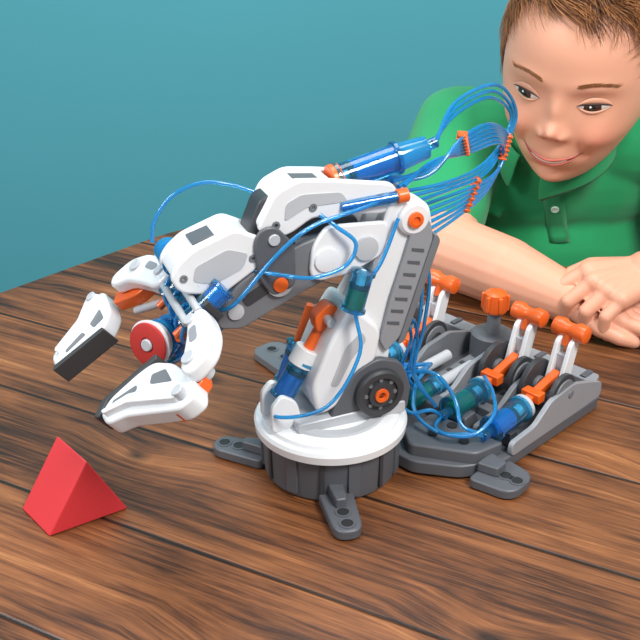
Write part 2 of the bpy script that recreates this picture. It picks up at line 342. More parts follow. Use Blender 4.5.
lathe('beam_bolt_c',(-1.7,2.0,18.6),(-1.7,2.7,18.6),[(0,.9),(.25,.86),(.3,.5)],SILV,robot,AM,n=28)
lathe('beam_bolt_d',(7.6,1.6,15.3),(7.6,2.3,15.3),[(0,.6),(.25,.56),(.3,.3)],SILV,robot,AM,n=24)
# upper forearm cover
uf=[(4.6,23.2),(3.0,23.9),(.6,23.6),(-1.6,23.2),(-3.9,22.8),(-4.4,21.6),(-3.3,20.7),(-.6,21.0),(1.0,20.9),(1.9,21.2),(3.6,20.2),(5.0,20.0),(5.9,20.9)]
for w0,w1 in ((1.0,1.6),(-1.6,-1.0)):
    prism('forearm_cover_side',uf,w0,w1,WHITE,robot,AM,r=.5,bevel=.16,seg=3)
prism('forearm_cover_top',[(4.8,22.9),(3.0,23.7),(.3,23.4),(.3,22.2),(3,22.4),(5.6,20.8),(5.8,21.2)],-1.1,1.1,WHITE,robot,AM,r=.3,bevel=.15)
prism('cover_vent',[(3.0,23.72),(1.2,23.5),(1.2,23.4),(3.0,23.5)],-.55,.55,MGREY,robot,AM,bevel=.02)
prism('cover_recess',[(3.9,22.4),(2.8,22.9),(0,22.7),(-.5,22.0),(2.4,22.0),(4,21.2)],1.58,1.66,SILV,robot,AM,r=.3,bevel=0)
for s_,z_ in ((4.6,21.0),(2.0,21.9),(-2.9,21.9)): lathe('cover_screw',(s_,1.6,z_),(s_,2.6,z_),[(0,.3),(.08,.28),(.08,.14),(.0,.12)],GREY,robot,AM,n=16)
syringe('forearm',(-4.9,0,24.05),(-.2,0,23.0),1.0,robot,AM,FLUID,.72)
cyl('forearm_barrel_cap',(-4.6,0,23.95),(-7.0,0,24.5),1.0,TUBE,robot,AM,r2=.8)
cyl('forearm_nozzle',(-6.9,0,24.5),(-7.8,0,24.8),.4,BLUE,robot,AM)
cyl('forearm_collar',(.1,0,22.95),(-.6,0,23.1),1.1,ORANGE,robot,AM)
for w in(-1.2,1.2):
    cyl('thin_piston',(0,w*1.3,21.6),(-4.2,w*1.5,21.9),.42,BLUE,robot,AM)
    cyl('thin_piston_rod',(0,w*1.3,21.6),(-4.2,w*1.5,21.9),.2,FLUID,robot,AM)
    cyl('thin_piston_tip',(-4,w*1.5,21.9),(-4.8,w*1.5,21.95),.5,ORANGE,robot,AM)
prism('elbow_knuckle',[(5.4,22.7),(3.9,23.0),(2.8,20.2),(3.2,18.0),(4.6,17.6),(5.9,18.6),(6.4,20.4)],-.95,.95,DARK,robot,AM,r=.5,bevel=.15)
prism('elbow_knuckle_plate',[(5.9,21.0),(4.8,21.2),(3.4,19.6),(3.4,16.6),(5,16.0),(6.0,17.5),(6.3,20)],1.72,2.05,MGREY,robot,AM,r=.6,bevel=.12)
cyl('knuckle_pin',(4.9,-1.9,20.2),(4.9,2.2,20.2),.4,SILV,robot,AM)
# wrist shroud
sh=[(7.4,21.2),(5.4,20.2),(5.8,18.3),(8.6,16.6),(11.3,17.3),(11.9,18.4),(11.4,19.3),(10.3,20.2)]
for w0,w1 in ((1.2,1.75),(-1.75,-1.2)):
    prism('wrist_shroud_side',sh,w0,w1,WHITE,robot,AM,r=.5,bevel=.18,seg=3)
prism('wrist_shroud_top',[(7.3,21.1),(5.6,20.1),(5.6,19.4),(7.3,20.3),(10.1,19.5),(11.3,18.3),(11.8,18.4),(11.3,19.3),(10.2,20.1)],-1.5,1.5,WHITE,robot,AM,r=.3,bevel=.2,seg=3)
prism('wrist_window',[(10.1,20.28),(8.6,20.72),(8.5,20.45),(10.0,20.05)],-.9,.9,MGREY,robot,AM,bevel=.03)
prism('wrist_window_side',[(6.6,19.4),(7,18.4),(9,17.6),(10.4,18),(10.2,19),(8,19.9)],1.72,1.8,SILV,robot,AM,r=.3,bevel=0)
for s_,z_ in ((6.3,19.0),(11.0,18.3)): lathe('shroud_screw',(s_,1.75,z_),(s_,2.6,z_),[(0,.28),(.08,.26),(.08,.12),(.0,.1)],GREY,robot,AM,n=16)
# ---- gripper
th=math.atan2(4.8,5.8)
GM=AM@Matrix.Translation((7.5,0,18.0))@Matrix.Rotation(th,4,'Y')
cyl('hand_barrel',(.3,0,-.8),(4.2,.2,-.4),1.25,BLUE,robot,GM)
cyl('hand_fluid',(.8,0,-.6),(3.6,0,-.4),.8,FLUID,robot,GM)
for x in (.8,2.0,3.2): lathe('barrel_ring',(x,0,-.6),(x+1,0,-.5),[(0,1.3),(.05,1.42),(.35,1.42),(.4,1.3)],TUBE,robot,GM,n=36)
for w in (-2.3,2.3):
    syringe('side',(1.0,w,.2),(4.8,w,.2),.78,robot,GM,FLUID,.6)
    cyl('side_rod',(4.5,w,.2),(5.6,w,.2),.3,ORANGE,robot,GM)
    box('side_clamp',(2.6,w,.0),(.5,1.7,1.6),DARK,robot,GM)
cyl('wrist_tank',(2.4,-3.7,2.2),(2.4,-1.1,2.2),.95,TUBE,robot,GM)
cyl('wrist_tank_fluid',(2.4,-3.5,2.2),(2.4,-1.5,2.2),.6,FLUID,robot,GM)
cyl('wrist_tank_cap',(2.4,-4.1,2.2),(2.4,-3.6,2.2),.6,BLUE,robot,GM)
dc=Vector(ar(13.1,.4,13.4)); nd=Vector((-.50,-.84,.12)).normalized(); da,db=basis(nd)
cyl('suction_barrel',dc-nd*5.2,dc-nd*.2,1.2,BLUE,robot,None)
cyl('suction_fluid',dc-nd*4.8,dc-nd*1.2,.8,FLUID,robot,None)
for k in (1.0,2.2,3.4,4.6): lathe('suction_ring',dc-nd*k,dc-nd*(k-1),[(0,1.22),(.05,1.42),(.3,1.42),(.35,1.22)],TUBE,robot,None,n=36)
for sx_,sy_ in ((1.9,.7),(-1.9,-.7),(.5,1.9)):
    o_=dc+da*sx_+db*sy_; syringe('suction_side',o_-nd*4.6,o_-nd*.9,.72,robot,None,FLUID,.6); cyl('suction_side_rod',o_-nd*1.0,o_-nd*.3,.3,ORANGE,robot,None,n=16)
cyl('front_collar',dc-nd*.5,dc,1.35,SILV,robot,None)
lathe('suction_rim',dc,dc+nd,[(0,1.3),(.1,1.62),(.3,1.66),(.34,1.4)],WHITE,robot,None,n=48)
lathe('suction_disc',dc+nd*.1,dc+nd,[(0,1.0),(.3,1.52),(.45,1.5),(.5,1.3),(.5,.55),(.4,.5)],RED,robot,None,n=48)
cyl('suction_centre',dc+nd*.3,dc+nd*.72,.42,SILV,robot,None,n=24)
for x in (3.2,4.3): cyl('hand_tie_bar',(x,-3.4,.9),(x,3.4,.9),.28,SILV,robot,GM,n=20)
prism('hand_backplate',[(.2,-1.5),(2.6,-1.8),(2.6,1.8),(.2,1.5)],1.1,1.6,SILV,robot,GM,'xy',r=.4,bevel=.12)
L1=[(3.2,-2.8),(3.2,-4.8),(3.8,-7.4),(5.2,-8.9),(7.2,-9.2),(7.8,-8.2),(6.4,-7.0),(5.5,-4.8),(4.8,-2.8)]
L2=[(2.8,3.6),(2.7,5.2),(3.0,7.0),(4.0,8.4),(5.8,8.6),(6.2,7.6),(5.4,6.4),(4.6,5.0),(4.1,3.6)]
for nm,LL,sg in (('finger_link',L1,-1),('finger_link',L2,1)):
    prism(nm+'_top',LL,.1,1.3,WHITE,robot,GM,'xy',r=.7,bevel=.3,seg=4)
    cyl(nm+'_pivot',(3.9,sg*4.1,-.6),(3.9,sg*4.1,1.5),.42,SILV,robot,GM)
    cyl(nm+'_pivot2',(5.2,sg*7.4,-.6),(5.2,sg*7.4,1.5),.5,SILV,robot,GM)
    prism(nm+'_slot',[(3.7,sg*4.9),(4.3,sg*4.9),(4.7,sg*6.2),(4.1,sg*6.4)],1.28,1.34,LGREY,robot,GM,'xy',r=.3,bevel=0)
    prism(nm+'_orange',[(5.0,sg*6.2),(6.6,sg*6.4),(8.6,sg*8.2),(7.8,sg*9.2),(5.4,sg*8.2)],-.9,.1,ORANGE,robot,GM,'xy',r=.3,bevel=.1)
    cyl(nm+'_lower_rod',(4.2,sg*3.4,-1.0),(7.6,sg*6.8,-1.0),.3,SILV,robot,GM,n=16)
C1=[(8.6,-10.0),(10.0,-11.0),(11.5,-9.3),(13.4,-8.9),(14.6,-8.1),(14.6,-6.7),(13.7,-6.2),(9.9,-5.6),(8.8,-6.8)]
C2=[(7.6,3.2),(8.8,2.8),(11.4,2.6),(12.5,3.2),(12.4,4.6),(11.0,5.5),(7.6,9.4),(6.3,9.6),(5.8,8.2),(6.5,5)]
prism('claw_1',C1,-.9,.5,WHITE,robot,GM,'xy',r=.5,bevel=.2,seg=3)
prism('claw_2',C2,-.9,.5,WHITE,robot,GM,'xy',r=.5,bevel=.2,seg=3)
prism('claw_1_ridge',[(8.9,-9.4),(9.9,-10.3),(11.3,-8.6),(13.9,-7.8),(13.9,-7.4),(11.1,-7.9),(9.3,-8.8)],.4,1.0,WHITE,robot,GM,'xy',r=.2,bevel=.12)
prism('claw_2_ridge',[(6.4,8.7),(7.4,8.9),(10.3,5.3),(12.1,4.2),(12.1,3.8),(9.9,4.7),(7,7.7)],.4,1.0,WHITE,robot,GM,'xy',r=.2,bevel=.12)
prism('claw_pad_1',[(14.6,-6.7),(9.9,-5.7),(9.8,-5.2),(14.8,-6.2)],-1.0,.55,PAD,robot,GM,'xy',r=.15,bevel=.08)
prism('claw_pad_2',[(7.3,3.2),(11.6,2.6),(12.7,3.4),(13.0,3.0),(11.9,2.1),(7.2,2.7)],-1.0,.55,PAD,robot,GM,'xy',r=.15,bevel=.08)
for nm,pts in (('claw_window',[(9.5,-8.2),(10.7,-7.5),(10.5,-6.6),(9.5,-6.6)]),('claw_window',[(7.1,6.6),(7.1,5.0),(8.1,4.3),(8.5,5.0)]),
               ('claw_window',[(11.5,-7.4),(13.3,-7.2),(13.3,-6.8),(11.3,-6.7)]),('claw_window',[(9.3,3.9),(11.3,3.2),(11.5,3.6),(9.5,4.4)])):
    prism(nm,pts,.48,.54,GREY,robot,GM,'xy',r=.2,bevel=0)
for p in ((9.5,-9.7),(6.9,8.7)): cyl('claw_pin',(p[0],p[1],-1),(p[0],p[1],1.15),.4,SILV,robot,GM,n=20)
# ---- tubes
TR=.145
for i in range(6):
    f=(i-2.5)/2.5
    st=ar(-3.8-.2*i,f*1.3,22.2+.2*(i%2))
    pts=[st,(7.0+.2*f,4.6+f*.5,22.6+f*.35),(9.7+f*.3,7.4+f*1.0,23.4-f*.9),(12.6+f*.5,11.2+f*.6,23.2-f*.9),(13.9-f*.2,13.6,21.2-f*.9),
         (12.9-f*.4,12.8,18.8-f*.9),(10.4-f*.3,9.8,18.2-f*1.1),ar(-5.8,f*1.6,18.6-f*.6)]
    tube('hose',pts,TR,TUBE,robot)
for i in range(3):
    f=(i-1)
    tube('hose_outer',[ar(-5.3,f*1.2,21.0),(8.4+f*.5,6.4+f*.6,20.6-f*.4),(11.4+f*.3,10.6+f*.4,20.2-f*.4),(13.4,13.6,21.0-f*.4),(14.6+f*.2,14.8,23.6),(12.4+f*.3,12.2+f*.3,26.2+f*.4),(9.0,8.0+f*.3,26.0+f*.35),ar(-7.6,f*.2,24.7)],TR,TUBE,robot)
for f in (-.5,.5):
    tube('hose_down',[ar(-5.6,f*1.4,18.0),ar(-7.4+f*.3,f*1.8,15.5),ar(-7.4+f*.6,f*1.8,11.0),ar(-6.8+f*.6,f*1.6,7.0),ar(-8.6,f*1.5,3.6)],TR,TUBE,robot)
def clip(c,d,Lc,m=ORANGE):
    c=Vector(c); d=Vector(d).normalized(); a,b=basis(d)
    R=Matrix((d,a,b)).transposed().to_4x4(); R.translation=c
    box('hose_clip',(0,0,0),(Lc,.65,.45),m,robot,R,bevel=.12)
    for k in range(6): box('hose_clip_tooth',(-Lc/2+Lc*(k+.5)/6,0,0),(Lc/16,.75,.7),m,robot,R,bevel=.04)
clip((9.7,7.6,23.5),(.3,1.0,-.9),3.2)
clip((11.0,10.6,18.5),(-.3,0,-1),3.0)
clip((13.9,13.6,21.4),(-.2,0,-1),2.2)
tube('wrist_hose',[ar(12.0,-2.4,19.4),ar(11.7,-2.6,20.8),ar(10.4,-2.6,22.4),ar(8.4,-2.2,23.2),ar(6.4,-1.8,22.9),ar(4.6,-1.2,22.2)],TR,TUBE,robot)
tube('wrist_hose',[ar(6.2,1.5,18.0),ar(4.6,3.0,18.0),ar(2.6,3.2,17.6),ar(.2,3.0,18.0),ar(-.6,2.8,19.4),ar(.6,2.5,20.6),ar(1.6,1.8,21.4)],TR,TUBE,robot)
tube('wrist_hose',[ar(9.2,1.5,15.6),ar(8.0,2.8,16.4),ar(5.2,3.0,19.4),ar(2.4,2.6,21.0),ar(-1.4,2.2,21.6),ar(-4,1.6,22)],TR,TUBE,robot)
for k in range(4):
    tube('hand_hose',[ar(8.6+k*.4,-1.2+k*.9,16.2),ar(10.4+k*.3,-2.4+k*1.7,17.0-k*.5),ar(11.6,-1.8+k*1.5,15.6-k*.4),ar(10.6,-.6+k*.8,13.6)],TR,TUBE,robot)
tube('lift_hose',[ar(4.1,.2,6.9),ar(4.9,1.8,6.4),ar(2,4.2,8.0),ar(-.6,3.8,11.5),ar(-.6,3.0,15),ar(-2.6,2.6,17.6),ar(-4.0,2.2,20.5)],TR,TUBE,robot)
syringe('arm_tank',ar(-.4,2.9,14.4),ar(-1.2,2.9,17.4),.75,robot,None,GREEN,.55)
for i in range(2):
    tube('rear_hose',[ar(-3.4,-1+i,9),ar(-6.2,-1+i*1.2,10.5+i),ar(-7.6,-2+i,8.5),ar(-7.4,-3+i,5.4),ar(-8.4,-3.4+i,3.4)],TR,TUBE,robot)

# ------------------------------------------------------------------ boy
boy=group('boy',(.26,.5,0))
SKIN=mat('skin','#dfa286',.5,var=.05,nscale=25,sss=.2,bump=.04,bscale=500)
HEADM=mat('skin_face','#e9ae92',.46,var=.04,nscale=25,sss=.2,bump=.03,bscale=500,attr='Col')
HAIR=mat('brown_hair','#6e3a20',.4,attr='Col',var=.1)
SHIRT=mat('green_pique_cotton','#1a9a5e',.85,var=.05,nscale=40,bump=.5,bscale=2500,sheen=.2)
SHIRT2=mat('green_cotton_collar','#168c54',.8,var=.05,nscale=40,bump=.3,bscale=1500,sheen=.2)
JEAN=mat('denim','#2f4466',.9,bump=.3,bscale=1500)
SHOE=mat('sneaker_canvas','#c9c9cc',.7)
EYEM=mat('eye','#ffffff',.12,attr='Col',var=.0,coat=.6)
LIPM=mat('lip','#c86c5e',.4,var=.05,sss=.15)
DARKM=mat('mouth_dark','#6b2a22',.6)
NOSM=mat('nostril','#8a4a3a',.6)
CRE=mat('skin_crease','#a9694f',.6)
LASH=mat('eyelash','#3a2016',.6)
BUT=mat('shirt_button','#cfe6d8',.3)
TEETH=mat('teeth','#efe6da',.25)

def capsule(v,f,p0,p1,r0,r1,n=20,k=6):
    p0=Vector(p0);p1=Vector(p1); d=p1-p0
    dn=d.normalized(); a,b=basis(dn); base=len(v); rows=[]
    for j in range(k+1):
        q=-math.pi/2+math.pi/2*j/k; rows.append((p0+dn*r0*math.sin(q),r0*math.cos(q)))
    for j in range(k+1):
        q=math.pi/2*j/k; rows.append((p1+dn*r1*math.sin(q),r1*math.cos(q)))
    for c,r in rows:
        for i in range(n):
            t=2*math.pi*i/n; v.append(c+(a*math.cos(t)+b*math.sin(t))*max(r,.001))
    R=len(rows)
    for j in range(R-1):
        for i in range(n): f.append((base+j*n+i,base+j*n+(i+1)%n,base+(j+1)*n+(i+1)%n,base+(j+1)*n+i))
    f.append(tuple(base+i for i in range(n))[::-1]); f.append(tuple(base+(R-1)*n+i for i in range(n)))
def ellip(v,f,c,r,rot=None,n=24,k=14):
    c=Vector(c); base=len(v); R=rot or Matrix.Identity(3)
    for j in range(k+1):
        q=-math.pi/2+math.pi*j/k
        for i in range(n):
            t=2*math.pi*i/n
            v.append(c+R@Vector((r[0]*math.cos(q)*math.cos(t),r[1]*math.cos(q)*math.sin(t),r[2]*math.sin(q)+ (1e-3*math.cos(t)))))
    for j in range(k):
        for i in range(n): f.append((base+j*n+i,base+j*n+(i+1)%n,base+(j+1)*n+(i+1)%n,base+(j+1)*n+i))
def remeshed(name,v,f,m,par,vox,it=8,fac=.5,disp=0,dscale=.05):
    ob=add(name,v,f,m,par,None,ang=180)
    r=ob.modifiers.new('remesh','REMESH'); r.mode='VOXEL'; r.voxel_size=vox*.01; r.use_smooth_shade=True
    s=ob.modifiers.new('smooth','SMOOTH'); s.factor=fac; s.iterations=it
    if disp:
        t=bpy.data.textures.new(name+'_folds','CLOUDS'); t.noise_scale=dscale; t.noise_depth=1
        d=ob.modifiers.new('folds','DISPLACE'); d.texture=t; d.strength=disp*.01; d.mid_level=.5; d.texture_coords='LOCAL'
    return ob
yaw=math.radians(27); pit=math.radians(14); roll=math.radians(6)
fw=Vector((-math.sin(yaw)*math.cos(pit),-math.cos(yaw)*math.cos(pit),-math.sin(pit)))
xl=fw.cross(Vector((0,0,1))).normalized(); up=xl.cross(fw).normalized()
HR=Matrix((xl,fw,up)).transposed().to_4x4()
HS=1.05
HM=Matrix.Translation((25.4,37.2,22.9))@HR@Matrix.Rotation(-roll,4,'Y')@Matrix.Scale(HS,4)
def ss(a,b,x):
    t=max(0,min(1,(x-a)/(b-a))); return t*t*(3-2*t)
G=[(3,1.7,2.2,.8,.25),(3.1,.1,1.7,1.15,-.75),(3.1,-.05,1.1,.8,.6),(1.05,-3.15,.5,.5,.6),(4.2,-3.4,1.7,1.4,.85),(2.5,-4.5,.5,1.0,-.22),(2.95,-5.4,.45,.55,-.30)]
GC=[(0,-.9,.75,1.5,.6),(0,-2.7,.9,.8,1.3),(0,-5.8,2.4,1.4,.6),(0,-7.5,1.7,.55,-.35),(0,-9.2,1.8,1.1,1.0),(0,5,5,3,.3)]
def headp(n):
    x,y,z=n; zz=abs(z)
    if z<0: rr=max(0,1-zz**3.0)**.3333; tap=1-.29*ss(0,1,zz)
    else: rr=max(0,1-zz**2.2)**(1/2.2); tap=1
    h=math.hypot(x,y)+1e-9; cx,cy=x/h,y/h
    X=7.15*rr*tap*math.copysign(abs(cx)**.92,cx); Z=(11.2 if z>0 else 10.7)*z
    if cy>0: Y=8.6*rr*cy**.9
    else: Y=9.6*rr*cy*(1-.35*ss(.15,.8,-z))
    if cy>0:
        wgt=ss(0,.35,cy)*ss(0,.3,rr); d=0
        for gx,gz_,sx_,sz_,A in G:
            for sg in (-1,1): d+=A*math.exp(-((X-sg*gx)/sx_)**2-((Z-gz_)/sz_)**2)
        for gx,gz_,sx_,sz_,A in GC: d+=A*math.exp(-((X-gx)/sx_)**2-((Z-gz_)/sz_)**2)
        Y+=d*wgt
    return Vector((X,Y,Z))
HL=[(0,7.5),(25,7.6),(45,7.0),(60,5.4),(70,3.0),(80,-1.4),(90,-1.4),(96,1.6),(108,1.8),(122,-3.5),(150,-6),(180,-6.6)]
def hairline(x,y):
    a=abs(math.degrees(math.atan2(x,y)))
    for i in range(len(HL)-1):
        if HL[i][0]<=a<=HL[i+1][0]:
            t=(a-HL[i][0])/(HL[i+1][0]-HL[i][0]); return HL[i][1]*(1-t)+HL[i+1][1]*t
    return -6.6
bm=bmesh.new(); bmesh.ops.create_icosphere(bm,subdivisions=7,radius=1)
bm.verts.ensure_lookup_table()
hv=[];cols=[]
skin=np.array(lin('#e4a88b')[:3]); pink=np.array(lin('#d97f69')[:3]); hairc=np.array(lin('#5c301a')[:3])
for vt in bm.verts:
    p=headp(vt.co.normalized()); hm=p.z-hairline(p.x,p.y)
    c=skin.copy()
    ck=math.exp(-((abs(p.x)-4.2)/1.8)**2-((p.z+3.4)/1.7)**2)*(p.y>0)+.5*math.exp(-(p.x/1.2)**2-((p.z+2.9)/1)**2)*(p.y>0)
    c=c*(1-.5*ck)+pink*.5*ck
    hh=ss(-.1,.5,hm); c=c*(1-hh)+hairc*hh
    if hm>0: p=p*(1+.03*ss(0,2.0,hm))
    hv.append(p); cols.append(c)
hf=[tuple(v.index for v in fc.verts) for fc in bm.faces]; bm.free()
def colored(ob,cols):
    ca=ob.data.color_attributes.new('Col','FLOAT_COLOR','POINT')
    arr=np.ones((len(cols),4),dtype=np.float32); arr[:,:3]=np.array(cols); ca.data.foreach_set('color',arr.ravel())
head=add('head',hv,hf,HEADM,boy,HM,ang=180); colored(head,cols)
bvh=BVHTree.FromPolygons(hv,hf)
def sy(x,z):
    h=bvh.ray_cast(Vector((x,30,z)),Vector((0,-1,0)))
    return h[0].y if h[0] else 7
def patch(name,m,x0,x1,lo,hi,bulge,nu=28,nv=10,off=.04,col=None):
    v=[];f=[];c=[]
    for i in range(nu+1):
        u=i/nu; x=x0+(x1-x0)*u
        for j in range(nv+1):
            t=j/nv; z=lo(u)*(1-t)+hi(u)*t
            y=sy(x,z)+off+bulge*math.sin(math.pi*t)**.7*math.sin(math.pi*u)**.5
            v.append((x,y,z)); 
            if col: c.append(col(x,z))
    for i in range(nu):
        for j in range(nv):
            a=i*(nv+1)+j; f.append((a,a+1,a+nv+2,a+nv+1))
    ob=add(name,v,f,m,boy,HM,ang=180)
    if col: colored(ob,c)
    return ob
white=np.array(lin('#d9cfc8')[:3]); iris=np.array(lin('#402417')[:3]); pup=np.array(lin('#0a0706')[:3])
for sg in (-1,1):
    ex=3.15*sg; hw=1.36
    up_=lambda u: -.08+.36*math.sin(math.pi*u)**.75
    lo_=lambda u: -.12-.36*math.sin(math.pi*u)**.9
    ix=ex+.12
    def ec(x,z,ix=ix):
        d=math.hypot(x-ix,(z+.18)); 
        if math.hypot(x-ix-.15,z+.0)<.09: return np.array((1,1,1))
        return pup if d<.34 else (iris if d<.74 else white)
    patch('eye',EYEM,ex-hw,ex+hw,lo_,up_,.12,nu=60,nv=24,off=.03,col=ec)
    patch('upper_lid',HEADM,ex-hw*1.06,ex+hw*1.06,lambda u:up_(u)-.02,lambda u:up_(u)+.6*math.sin(math.pi*u)**.6,.2,off=.03,col=lambda x,z:skin*.92)
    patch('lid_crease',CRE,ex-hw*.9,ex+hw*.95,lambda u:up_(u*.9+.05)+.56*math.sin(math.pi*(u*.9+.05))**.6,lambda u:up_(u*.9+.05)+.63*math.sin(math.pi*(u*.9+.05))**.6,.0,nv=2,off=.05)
    patch('lashes',LASH,ex-hw*1.08,ex+hw*1.08,lambda u:up_(u)-.10*math.sin(math.pi*u)**.5,lambda u:up_(u)+.08*math.sin(math.pi*u)**.5,.1,nv=4,off=.13)
    patch('lower_lid',HEADM,ex-hw*1.02,ex+hw*1.02,lambda u:lo_(u)-.3*math.sin(math.pi*u)**.6,lambda u:lo_(u)+.03,.12,off=.02,col=lambda x,z:skin*.93)
    patch('nostril',NOSM,sg*.65-.26,sg*.65+.26,lambda u:-3.56-.1*math.sin(math.pi*u),lambda u:-3.56+.1*math.sin(math.pi*u),.0,nu=10,nv=4,off=.03)
smile=lambda x: -6.1+.95*(abs(x)/2.8)**1.9
X0,X1=-2.75,2.75
cx_=lambda u: X0+(X1-X0)*u
patch('upper_lip',LIPM,X0,X1,lambda u:smile(cx_(u))+.06*math.sin(math.pi*u),lambda u:smile(cx_(u))+.06+.40*math.sin(math.pi*u)**.8-.10*math.exp(-(cx_(u)/.4)**2),.16,nu=40,off=.02)
patch('lower_lip',LIPM,X0*.93,X1*.93,lambda u:smile(cx_(u)*.93)-.1-.66*math.sin(math.pi*u)**1.0,lambda u:smile(cx_(u)*.93)-.18*math.sin(math.pi*u),.26,nu=40,off=.02)
patch('mouth_line',DARKM,X0*1.08,X1*1.08,lambda u:smile(cx_(u)*1.08)-.20*math.sin(math.pi*u)**.6,lambda u:smile(cx_(u)*1.08)+.09*math.sin(math.pi*u)**.6,.02,nu=40,nv=4,off=.05)
patch('teeth',TEETH,-1.7,1.7,lambda u:smile(-1.7+3.4*u)-.15*math.sin(math.pi*u)**.5,lambda u:smile(-1.7+3.4*u)+.08,.03,nu=30,nv=4,off=.1)
for sg in (-1,1):
    v=[];f=[];nr,na=10,32
    for j in range(nr+1):
        r=j/nr; hgt=.15+.75*math.exp(-((r-.82)/.16)**2) + (-.9*ss(.9,1.0,r))
        for i in range(na):
            t=2*math.pi*i/na; a=1.65*(1-.25*(math.sin(t)<0)*abs(math.sin(t))); 
            yy=-.9+r*a*math.cos(t); zz=-1.3+r*2.9*math.sin(t)
            out=hgt*(1 if math.cos(t)<.6 else .35)+ (-.9*(yy+.9)*-.25)
            v.append((sg*(6.85+out*.9),yy,zz))
    for j in range(nr):
        for i in range(na): f.append((j*na+i,j*na+(i+1)%na,(j+1)*na+(i+1)%na,(j+1)*na+i))
    add('ear',v,f,SKIN,boy,HM,ang=180)
def strands(name,count,samples,lenf,dirf,wid,h1,h2,lift=.25,seg=5,par=boy):
    v=[];f=[];c=[]; A=np.array(lin(h1)[:3]);B=np.array(lin(h2)[:3])
    for _ in range(count):
        p,nrm=samples(); d=dirf(p,nrm); L_=lenf(p)*(.6+.8*random.random()); tcol=random.random()**1.3; cc=A*(1-tcol)+B*tcol
        q=p.copy(); a=d.cross(nrm).normalized(); base=len(v)
        for k in range(seg+1):
            t=k/seg; w=wid*(1-t*.85)
            v.append(q+a*w); v.append(q-a*w); v.append(q+nrm*w*.9); c+=[cc]*3
            if k<seg:
                dd=(d+nrm*(lift*(1-2.0*t))).normalized(); q=q+dd*(L_/seg)
                loc,nn,_,_=bvh.find_nearest(q)
                if nn is not None:
                    nrm=(nrm*.4+nn*.6).normalized(); dist=(q-loc).dot(nn)
                    if dist<.06+.1*t: q=loc+nn*(.06+.1*t)
                    elif dist>1.2: q=loc+nn*1.2
                    d=(d-nrm*d.dot(nrm)).normalized()
        for k in range(seg):
            b=base+k*3
            f+=[(b,b+2,b+5,b+3),(b+2,b+1,b+4,b+5),(b+1,b,b+3,b+4)]
    ob=add(name,v,f,HAIR,par,HM,ang=180); colored(ob,c); return ob
scalp=[i for i,p in enumerate(hv) if p.z-hairline(p.x,p.y)>.1]
def ssamp():
    p=hv[random.choice(scalp)]; loc,nn,_,_=bvh.find_nearest(p); return p+Vector((random.uniform(-.1,.1),random.uniform(-.1,.1),0)),nn
crown=Vector((1,-5,9.5))
def hd(p,n):
    d=(p-crown); 
    if p.y>0: d=d.normalized()*1.0+Vector((-.95,.0,.0))
    cl=Vector((math.sin(p.x*1.7+p.z),math.sin(p.y*1.9+2),math.sin(p.x*1.3+p.y)))*.35*d.length
    d=d+cl+Vector((random.uniform(-.25,.25),random.uniform(-.25,.25),random.uniform(-.25,.25)))*(d.length*.7)
    d=d-n*d.dot(n); return d.normalized()
strands('hair',10000,ssamp,lambda p:2.7 if p.z>4 else 1.7,hd,.055,'#3f1e0d','#c0824c',lift=.55)
def bsamp():
    sg=random.choice((-1,1)); t=random.random(); x=sg*(1.5+3.2*t); z=1.65+.55*math.sin(math.pi*(.15+.75*t))+random.uniform(-.2,.2)*(1-.5*t)
    loc,nn,_,_=bvh.ray_cast(Vector((x,30,z)),Vector((0,-1,0))); return loc+nn*.02,nn
strands('eyebrows',520,bsamp,lambda p:.5,lambda p,n:(Vector((math.copysign(1,p.x),0,.3))-n*n.dot(Vector((math.copysign(1,p.x),0,.3)))).normalized(),.018,'#7d4c2c','#a8703f',lift=.05,seg=2)
# neck
v=[];f=[]
capsule(v,f,(26,45,8),(26.2,41.0,17.5),4.5,4.0)
remeshed('neck',v,f,SKIN,boy,.4,6)
# torso / shirt with sleeves
v=[];f=[]
ellip(v,f,(26,47.5,8),(14,7.2,8)); ellip(v,f,(26.3,48.3,-2),(13.2,7.6,11)); ellip(v,f,(26.3,50.5,-13),(11.8,7.6,12)); ellip(v,f,(26.3,52.5,-22),(12.2,8,8))
capsule(v,f,(26,46,12.5),(15.2,46.5,12.6),5.6,5.3); capsule(v,f,(26,46,12.5),(38.4,45.5,12.0),5.6,5.3)
capsule(v,f,(14.8,46.4,12.4),(12.0,38.6,6.0),5.5,5.0)
capsule(v,f,(38.8,45.4,12.0),(43.0,36.6,6.0),5.5,5.0)
capsule(v,f,(26,46.5,9),(25.2,43.4,13.0),7,5.6)
for k in range(4):   # soft sleeve / shoulder folds
    capsule(v,f,(11.0+k*2.2,41.0+k*1.2,9.5-k*.3),(17.0+k*2.0,40.6+k*.4,4.5+k*.6),.9,.5,n=12,k=4)
shirt=remeshed('polo_shirt',v,f,SHIRT,boy,.35,7,.5,disp=1.2,dscale=.07)
# collar
cc=Vector((24.5,41.2,14.0)); ax=Vector((-.14,-.42,.90)).normalized(); frt=(Vector((-.62,-.8,0))); frt=(frt-ax*frt.dot(ax)).normalized(); sd=ax.cross(frt)
v=[];f=[];n=60
for i in range(n+1):
    t=-1+2*i/n; q=math.pi*(1-.08)*t
    dr=frt*(-math.cos(q))-sd*math.sin(q)
    e_=abs(t)**7
    for k,(rr,hh) in enumerate(((4.7,-.8),(4.95,.7),(5.3,.9),(5.9,.1),(6.6+.4*e_,-1.4-2.1*e_))):
        v.append(cc+dr*rr+ax*hh)
for i in range(n):
    for k in range(4): a=i*5+k; f.append((a,a+1,a+6,a+5))
ob=add('collar',v,f,SHIRT2,boy,None,ang=180); s=ob.modifiers.new('th','SOLIDIFY'); s.thickness=.0025; s2=ob.modifiers.new('sub','SUBSURF'); s2.levels=1; s2.render_levels=1
bpy.context.view_layer.update()
